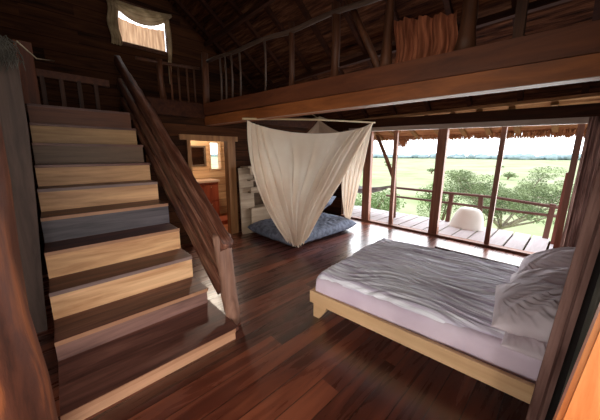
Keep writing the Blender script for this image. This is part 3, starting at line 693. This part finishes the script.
# ------------------------------------------------------------------ outside
bm = bmesh.new(); rs = random.Random(5)
x = -6.4
while x < 1.0:
    w = .25; bx(bm, x, x+w, 5.48+rs.uniform(0, .01), 6.98+rs.uniform(-.03, .03), -.07, -.03+rs.uniform(-.004, .004), bev=.004); x += w+.032
struct('deck', bm, M['deck'])
struct('deck_joists', boxes((-6.4, 1.0, 5.6, 5.7, -.22, -.072), (-6.4, 1.0, 6.2, 6.3, -.22, -.072), (-6.4, 1.0, 6.8, 6.9, -.22, -.072)), M['dark'])
rl = thing('deck_railing', 'brown two-bar timber railing along the outer edge of the deck', 'railing', (-1.8, 6.9, -.03))
def rz1(x): return .67-.0 if x < -1 else .67-.04*(x+1)
bm = bmesh.new(); tube(bm, [(x_, 6.9+.01*math.sin(x_*3), .675-(max(0, x_+1.2)*.07)) for x_ in (-3.7, -3, -2.4, -1.8, -1.2, -.6, -.15)], .032, 8, .15); obj('top_bar', bm, M['rail'], rl, True)
bm = bmesh.new(); tube(bm, [(x_, 6.9+.01*math.sin(x_*2), .43+.0*x_) for x_ in (-3.7, -3, -2.4, -1.8, -1.2, -.6, -.15)], .028, 8, .15, 4); obj('lower_bar', bm, M['rail'], rl, True)
for x_, lean in ((-2.07, .05), (-1.40, -.03), (-.30, .04)):
    bm = bmesh.new(); beam(bm, (x_, 6.9, -.22), (x_+lean, 6.9, .66), .085, .07, .1, 6, x_); obj('rail_post', bm, M['railz'], rl)
vp_ = thing('veranda_post', 'forked brown veranda post with a slanting brace under the eave', 'post', (-3.2, 6.45, -.03))
bm = bmesh.new(); tube(bm, [(-3.19, 6.35, -.03), (-3.2, 6.35, .5), (-3.22, 6.35, 1.0)], [.07, .065, .055], 10, .15); obj('post', bm, M['bark2'], vp_, True)
bm = bmesh.new(); tube(bm, [(-3.22, 6.35, .95), (-3.42, 6.25, 1.5), (-3.66, 6.15, 2.09)], [.05, .045, .04], 10, .15); obj('brace', bm, M['bark2'], vp_, True)
bm = bmesh.new(); tube(bm, [(-3.22, 6.35, .95), (-3.16, 6.25, 1.5), (-3.10, 6.15, 2.09)], [.045, .04, .035], 10, .15); obj('brace', bm, M['bark2'], vp_, True)
bm = bmesh.new(); beam(bm, (-.165, 6.55, -.03), (-.12, 6.55, 1.28), .07, .06, .05, 4); tag(obj('end_post', bm, M['red'], None, origin=(-.16, 6.55, -.03)), 'red brown post at the right end of the deck railing', 'post')
# hammock
hm = thing('hammock', 'grey cloth hammock strung low across the left end of the deck', 'hammock', (-4.4, 6.5, .5))
def hk(u, v):
    x = -5.3+u*2.05; k = .08+.92*math.sin(PI*u)**.7
    a = (v-.5)*2; z = .78-.30*math.sin(PI*u)*1.0+.16*a*a*k
    return V((x, 6.45+a*.30*k, z))
bm = bmesh.new(); grid(bm, hk, 30, 10); obj('sling', bm, M['hammock'], hm, True)
bm = bmesh.new(); tube(bm, [(-5.9, 6.45, .95), (-5.3, 6.45, .79)], .012, 6); obj('rope', bm, M['rope'], hm)
bm = bmesh.new(); tube(bm, [(-3.25, 6.45, .79), (-3.22, 6.36, .85)], .012, 6); obj('rope', bm, M['rope'], hm)
bm = bmesh.new(); tube(bm, [(-5.9, 6.45, -.03), (-5.9, 6.45, 1.9)], .05, 8, .1); tag(obj('veranda_post', bm, M['bark2'], None, True), 'plain veranda post at the far left end of the deck holding the hammock', 'post')
# white cushion at deck edge
bm = bmesh.new()
def wb(u, v):
    th = u*2*PI; ph = v*PI/2; r = (math.cos(ph))**.35
    h = math.sin(ph)
    x = -1.60+.34*r*math.cos(th)*(1-(.42 if math.cos(th) < 0 else .0)*h); y = 6.62+.19*r*math.sin(th); z = -.03+.46*h**.9
    return V((x, y, z))
grid(bm, wb, 40, 16); bmesh.ops.remove_doubles(bm, verts=bm.verts, dist=.001)
tag(obj('deck_cushion', bm, M['white'], None, True), 'bright white rounded cushion at the deck railing between two rail posts', 'cushion')

bm = bmesh.new(); bx(bm, -700, 500, -60, 700, -3.0, -2.6); tag(struct('ground', bm, M['meadow']), 'flat pale green meadow')
def treeleaves(bm, blobs, n, size, rs):
    tot = sum(b[3]*b[4] for b in blobs)
    for (cx, cy, cz, rx, rzz) in blobs:
        for i in range(int(n*rx*rzz/tot)):
            while True:
                a, b, c = rs.uniform(-1, 1), rs.uniform(-1, 1), rs.uniform(-1, 1)
                q = a*a+b*b+c*c
                if .25 < q < 1: break
            p = V((cx+a*rx, cy+b*rx, cz+c*rzz)); s = size*rs.uniform(.6, 1.4)
            d1 = V((rs.gauss(0, 1), rs.gauss(0, 1), rs.gauss(0, .5))).normalized()*s; d2 = V((rs.gauss(0, 1), rs.gauss(0, 1), rs.gauss(0, .5))).normalized()*s*.6
            bm.faces.new([bm.verts.new(w) for w in (p-d1, p-d2*.6, p+d1, p+d2)])
rs = random.Random(11)
tr_ = thing('acacia_tree', 'spreading flat-crowned tree with pale bare branches just beyond the deck', 'tree', (-2.0, 12.4, -2.6))
base = V((-2.0, 12.4, -2.6)); fork = V((-1.8, 12.3, -1.2))
bm = bmesh.new(); tube(bm, [base, V((-1.9, 12.35, -1.9)), fork], [.16, .13, .11], 9, .2)
obj('trunk', bm, M['bark'], tr_, True)
bm = bmesh.new(); tips = []
for i in range(13):
    a = i/13*2*PI+rs.uniform(-.2, .2); R0 = rs.uniform(1.2, 2.1); tip = fork+V((math.cos(a)*R0+.1, math.sin(a)*R0, rs.uniform(1.2, 2.3)-R0*.25))
    mid = fork.lerp(tip, .5)+V((0, 0, -.12)); tube(bm, [fork, mid, tip], [.06, .035, .012], 6, .2, i); tips.append(tip)
    for k in range(5):
        s0 = mid.lerp(tip, rs.random()*.9); t2 = s0+V((rs.gauss(0, .45), rs.gauss(0, .45), rs.uniform(.05, .5))); tube(bm, [s0, s0.lerp(t2, .5)+V((0, 0, .05)), t2], [.02, .013, .005], 5); tips.append(t2)
obj('branches', bm, M['bark'], tr_, True)
bm = bmesh.new(); blobs = [(t.x, t.y, t.z+.05, rs.uniform(.35, .65), rs.uniform(.14, .26)) for t in tips]
treeleaves(bm, blobs, 34000, .034, rs); obj('foliage', bm, M['leaf'], tr_)
def shrub(name, lab, x, y, z0, r, h, n, seed, mat='leaf2', size=.05, group=None):
    rs = random.Random(seed); t = thing(name, lab, 'shrub' if h < 3.2 else 'tree', (x, y, z0), 0, group)
    bm = bmesh.new(); bl = []
    for i in range(7):
        a = rs.uniform(0, 2*PI); q = V((x+math.cos(a)*r*.6*rs.random()**.5, y+math.sin(a)*r*.6*rs.random()**.5, z0+h*rs.uniform(.5, .85)))
        tube(bm, [V((x, y, z0)), V((x, y, z0)).lerp(q, .5)+V((.05, 0, .1)), q], [.05, .035, .012], 5); bl.append((q.x, q.y, q.z-.05*h, r*rs.uniform(.35, .6), h*rs.uniform(.12, .25)))
    obj('stems', bm, M['bark2'], t)
    bm = bmesh.new(); treeleaves(bm, bl, n, size, rs); obj('foliage', bm, M[mat], t)
shrub('leafy_shrub', 'leafy green shrub left of the forked veranda post, below the hammock', -7.2, 11.0, -2.6, 2.2, 3.0, 7000, 21)
shrub('leafy_shrub', 'leafy green shrub seen between the forked post and the wide mullion, low by the deck', -3.2, 9.3, -2.6, .9, 2.0, 3500, 22, size=.04)
shrub('leafy_shrub', 'tall loose green bush at the left window edge beside the net', -12.6, 15.2, -2.6, 2.2, 4.0, 7000, 23, size=.06)
shrub('leafy_shrub', 'low green bush left of the white deck cushion', -4.5, 13.5, -2.6, 1.1, 2.9, 4500, 24, size=.045)
for i, (x, y) in enumerate(((-22, 60), (-40, 75), (-8, 55), (-60, 110), (-15, 90), (12, 70))):
    r = 1.0+.3*(i % 3)
    shrub('meadow_bush', ['round bush far out on the meadow, centre of the window view', 'bush far out on the meadow towards the left windows', 'single small bush on the meadow above the acacia crown', 'distant bush on the far left meadow', 'distant bush near the treeline centre', 'distant bush on the right of the meadow'][i], x, y, -2.6, r, 1.3, 350, 40+i, 'leaf', .16, 'lone bushes on the meadow')
# distant treeline: a thick, lumpy belt of woodland
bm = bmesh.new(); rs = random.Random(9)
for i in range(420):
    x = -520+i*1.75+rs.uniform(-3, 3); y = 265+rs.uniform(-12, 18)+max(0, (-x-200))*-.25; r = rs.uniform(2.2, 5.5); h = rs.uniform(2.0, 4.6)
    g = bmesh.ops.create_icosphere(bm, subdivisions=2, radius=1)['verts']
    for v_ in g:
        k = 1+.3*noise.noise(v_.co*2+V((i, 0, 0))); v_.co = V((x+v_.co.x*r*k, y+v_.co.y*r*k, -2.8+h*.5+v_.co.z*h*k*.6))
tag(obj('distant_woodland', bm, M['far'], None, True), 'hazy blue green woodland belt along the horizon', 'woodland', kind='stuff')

# ------------------------------------------------------------------ light
sc = bpy.context.scene
wd = bpy.data.worlds.new('sky'); sc.world = wd; wd.use_nodes = True; nt = wd.node_tree; L = nt.links
bg = nt.nodes['Background']; tc = N(nt, 'ShaderNodeTexCoord'); sp = N(nt, 'ShaderNodeSeparateXYZ'); L.new(tc.outputs['Generated'], sp.inputs[0])
r = ramp(nt, [(.48, (236, 244, 250)), (.60, (252, 253, 255)), (1, (232, 242, 255))]); mr = N(nt, 'ShaderNodeMapRange'); mr.inputs['From Min'].default_value = -1
L.new(sp.outputs[2], mr.inputs['Value']); L.new(mr.outputs[0], r.inputs[0]); L.new(r.outputs[0], bg.inputs['Color']); bg.inputs['Strength'].default_value = 4.2
def area(name, loc, rot, sx, sy, e, col=(1, 1, 1)):
    l = bpy.data.lights.new(name, 'AREA'); l.shape = 'RECTANGLE'; l.size = sx; l.size_y = sy; l.energy = e; l.color = col
    o = bpy.data.objects.new(name, l); C.objects.link(o); o.location = loc; o.rotation_euler = rot; return o
area('daylight_rear_opening', (2.36, -.6, 1.4), (0, R_(90), 0), 1.75, 3.0, 125, (1, .93, .84))
area('daylight_side_opening', (.25, -2.46, 1.4), (R_(90), 0, 0), 3.8, 1.75, 95, (1, .93, .84))
area('daylight_front_windows', (-1.9, 5.55, 1.1), (R_(-90), 0, 0), 4.2, 1.9, 130, (.93, .97, 1))
pl_ = bpy.data.lights.new('bathroom_fill', 'POINT'); pl_.energy = 55; pl_.color = (1, .85, .68); pl_.shadow_soft_size = .08  # point light added to brighten the bathroom, no fixture at this spot
po = bpy.data.objects.new('bathroom_fill', pl_); C.objects.link(po); po.location = (-5.7, 2.5, 2.0)

# ------------------------------------------------------------------ camera
f_px = 262.0; pitch = math.atan(46/f_px); yaw = R_(46.7)
cam = bpy.data.cameras.new('camera'); co = bpy.data.objects.new('camera', cam); C.objects.link(co)
cam.sensor_fit = 'HORIZONTAL'; cam.sensor_width = 36; cam.lens = f_px/600*36; cam.shift_y = -10/600; cam.clip_start = .02; cam.clip_end = 2000
co.location = (0, 0, 1.6); co.rotation_euler = (PI/2-pitch, 0, yaw); sc.camera = co
vs = sc.view_settings; vs.view_transform = 'Standard'; vs.look = 'None'; vs.exposure = 0; vs.gamma = 1; vs.use_curve_mapping = False
